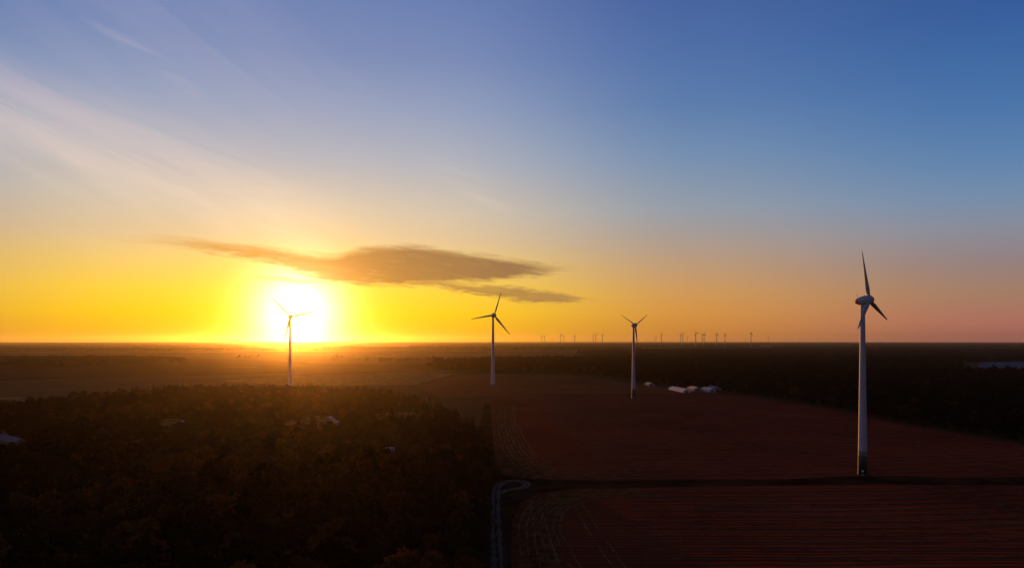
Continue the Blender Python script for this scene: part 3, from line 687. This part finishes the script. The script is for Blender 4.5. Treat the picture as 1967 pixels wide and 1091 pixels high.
pc = bpy.data.collections.new('tree_shapes')
for i, P in enumerate(PROTO):
    o = bpy.data.objects.new('tree_shape_%02d' % i, P[2]); pc.objects.link(o)
def forest(name, idx, label):
    me = mesh(name, [(trees[i][0], trees[i][1], 0) for i in idx], [])
    for nm, ty, vals in (('kind', 'INT', [trees[i][2] for i in idx]), ('size', 'FLOAT', [trees[i][3] for i in idx]), ('turn', 'FLOAT', [trees[i][4] for i in idx])):
        at = me.attributes.new(nm, ty, 'POINT'); at.data.foreach_set('value', vals)
    o = link(name, me); tag(o, label, 'forest', kind='stuff')
    g = bpy.data.node_groups.new(name, 'GeometryNodeTree'); g.is_modifier = True
    g.interface.new_socket('Geometry', in_out='INPUT', socket_type='NodeSocketGeometry'); g.interface.new_socket('Geometry', in_out='OUTPUT', socket_type='NodeSocketGeometry')
    gi, go = g.nodes.new('NodeGroupInput'), g.nodes.new('NodeGroupOutput'); ip = g.nodes.new('GeometryNodeInstanceOnPoints'); ci = g.nodes.new('GeometryNodeCollectionInfo')
    ci.inputs[0].default_value = pc; ci.inputs['Separate Children'].default_value = True; ci.inputs['Reset Children'].default_value = True
    mp = g.nodes.new('GeometryNodeMeshToPoints')
    g.links.new(gi.outputs[0], mp.inputs[0]); g.links.new(mp.outputs[0], ip.inputs['Points']); g.links.new(ci.outputs[0], ip.inputs['Instance']); ip.inputs['Pick Instance'].default_value = True
    def attr(nm, ty):
        n = g.nodes.new('GeometryNodeInputNamedAttribute'); n.data_type = ty; n.inputs[0].default_value = nm; return n.outputs[0]
    g.links.new(attr('kind', 'INT'), ip.inputs['Instance Index'])
    cx = g.nodes.new('ShaderNodeCombineXYZ'); g.links.new(attr('turn', 'FLOAT'), cx.inputs[2])
    er = g.nodes.new('FunctionNodeEulerToRotation'); g.links.new(cx.outputs[0], er.inputs[0]); g.links.new(er.outputs[0], ip.inputs['Rotation'])
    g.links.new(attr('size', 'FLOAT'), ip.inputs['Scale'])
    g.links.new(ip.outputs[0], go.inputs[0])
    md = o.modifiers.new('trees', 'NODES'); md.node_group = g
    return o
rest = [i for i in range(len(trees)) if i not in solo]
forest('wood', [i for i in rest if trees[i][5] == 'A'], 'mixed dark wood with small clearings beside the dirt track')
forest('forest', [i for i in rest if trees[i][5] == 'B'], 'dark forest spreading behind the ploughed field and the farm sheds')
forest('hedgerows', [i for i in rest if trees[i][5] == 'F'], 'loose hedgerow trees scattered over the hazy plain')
print('trees', len(trees), 'solo', len(solo))

# far woods: closed canopies too far off to tell trees apart
def canopy(name, poly, cell, h, label, seed=0):
    x0 = min(p[0] for p in poly); x1 = max(p[0] for p in poly); y0 = min(p[1] for p in poly); y1 = max(p[1] for p in poly)
    nx, ny = int((x1 - x0) / cell) + 1, int((y1 - y0) / cell) + 1; v, f, ix = [], [], {}
    r2 = random.Random(seed)
    ins = [[inside(x0 + i * cell, y0 + j * cell, poly) for i in range(nx + 1)] for j in range(ny + 1)]
    for j in range(ny + 1):
        for i in range(nx + 1):
            x, y = x0 + i * cell, y0 + j * cell
            hh = h * (.82 + .3 * noise.noise(Vector((x * .02, y * .02, seed))) + r2.uniform(-.14, .14)) if ins[j][i] else 0.0
            ix[i, j] = len(v); v.append((x + r2.uniform(-.35, .35) * cell, y + r2.uniform(-.35, .35) * cell, hh))
    for j in range(ny):
        for i in range(nx):
            if ins[j][i] or ins[j][i + 1] or ins[j + 1][i] or ins[j + 1][i + 1]: f.append((ix[i, j], ix[i + 1, j], ix[i + 1, j + 1], ix[i, j + 1]))
    tag(link(name, mesh(name, v, f), M['canopy']), label, 'forest', kind='stuff')
def blob(cx, cy, rx, ry, seed):
    return [(cx + rx * math.cos(a) * (1 + .3 * noise.noise(Vector((2 * math.cos(a), 2 * math.sin(a), seed)))), cy + ry * math.sin(a) * (1 + .3 * noise.noise(Vector((2 * math.cos(a), 2 * math.sin(a), seed + 9))))) for a in [2 * math.pi * k / 40 for k in range(40)]]
canopy('far_forest', [(260, 2000), (700, 1960), (1500, 2060), (1660, 2300), (2600, 2500), (2900, 3600), (2300, 4300), (900, 4200), (300, 3300)], 14, 17, 'broad dark forest reaching back towards the distant wind farm', 1)
canopy('far_forest', [(1260, 930), (1330, 930), (1800, 1700), (1900, 2250), (1720, 2280), (1600, 1950)], 12, 16, 'dark forest strip beside the pale meadow', 2)
canopy('far_forest', blob(-1330, 1900, 420, 300, 3), 11, 16, 'dark wood on the plain beyond the low pale-roofed house', 3)
for i, (cx_, cy_, rx, ry, lab) in enumerate(((-2700, 4200, 1300, 300, 'far wood on the plain, a low dark strip in the haze'), (-300, 4600, 1100, 240, 'far wood strip below the sun in the haze'), (-3000, 6500, 1500, 350, 'very far wood fading into the yellow haze'),
                                             (600, 6300, 1500, 350, 'hazy far wood before the distant wind farm'), (3600, 5600, 1500, 500, 'far purple wood under the pink sky'), (5600, 8600, 2600, 500, 'farthest wood under the blue and pink sky'),
                                             (1600, 9000, 2400, 500, 'farthest wood at the foot of the distant wind farm'), (-3600, 10500, 3000, 500, 'farthest wood on the horizon beside the sun'))):
    canopy('far_forest', blob(cx_, cy_, rx, ry, 20 + i), max(18, cy_ / 220), 17, lab, 30 + i)

# ------------------------------------------------------------------ haze
hb = link('haze', box_mesh('haze', -24500, 24500, -24500, 24500, -1.0, 168.0)); tag(hb, 'thin evening haze lying over the whole plain', 'haze', kind='stuff')
m = bpy.data.materials.new('haze'); m.use_nodes = True; n_ = m.node_tree.nodes; n_.clear()
o = n_.new('ShaderNodeOutputMaterial'); ad = n_.new('ShaderNodeAddShader')
for i, (den, g_, c) in enumerate(((1.05e-5, .84, (1, .84, .60)), (1.2e-5, .968, (1, .94, .84)))):
    pv = n_.new('ShaderNodeVolumePrincipled'); pv.inputs['Density'].default_value = den; pv.inputs['Anisotropy'].default_value = g_; pv.inputs['Color'].default_value = (*c, 1)
    m.node_tree.links.new(pv.outputs[0], ad.inputs[i])
m.node_tree.links.new(ad.outputs[0], o.inputs['Volume']); hb.data.materials.append(m)
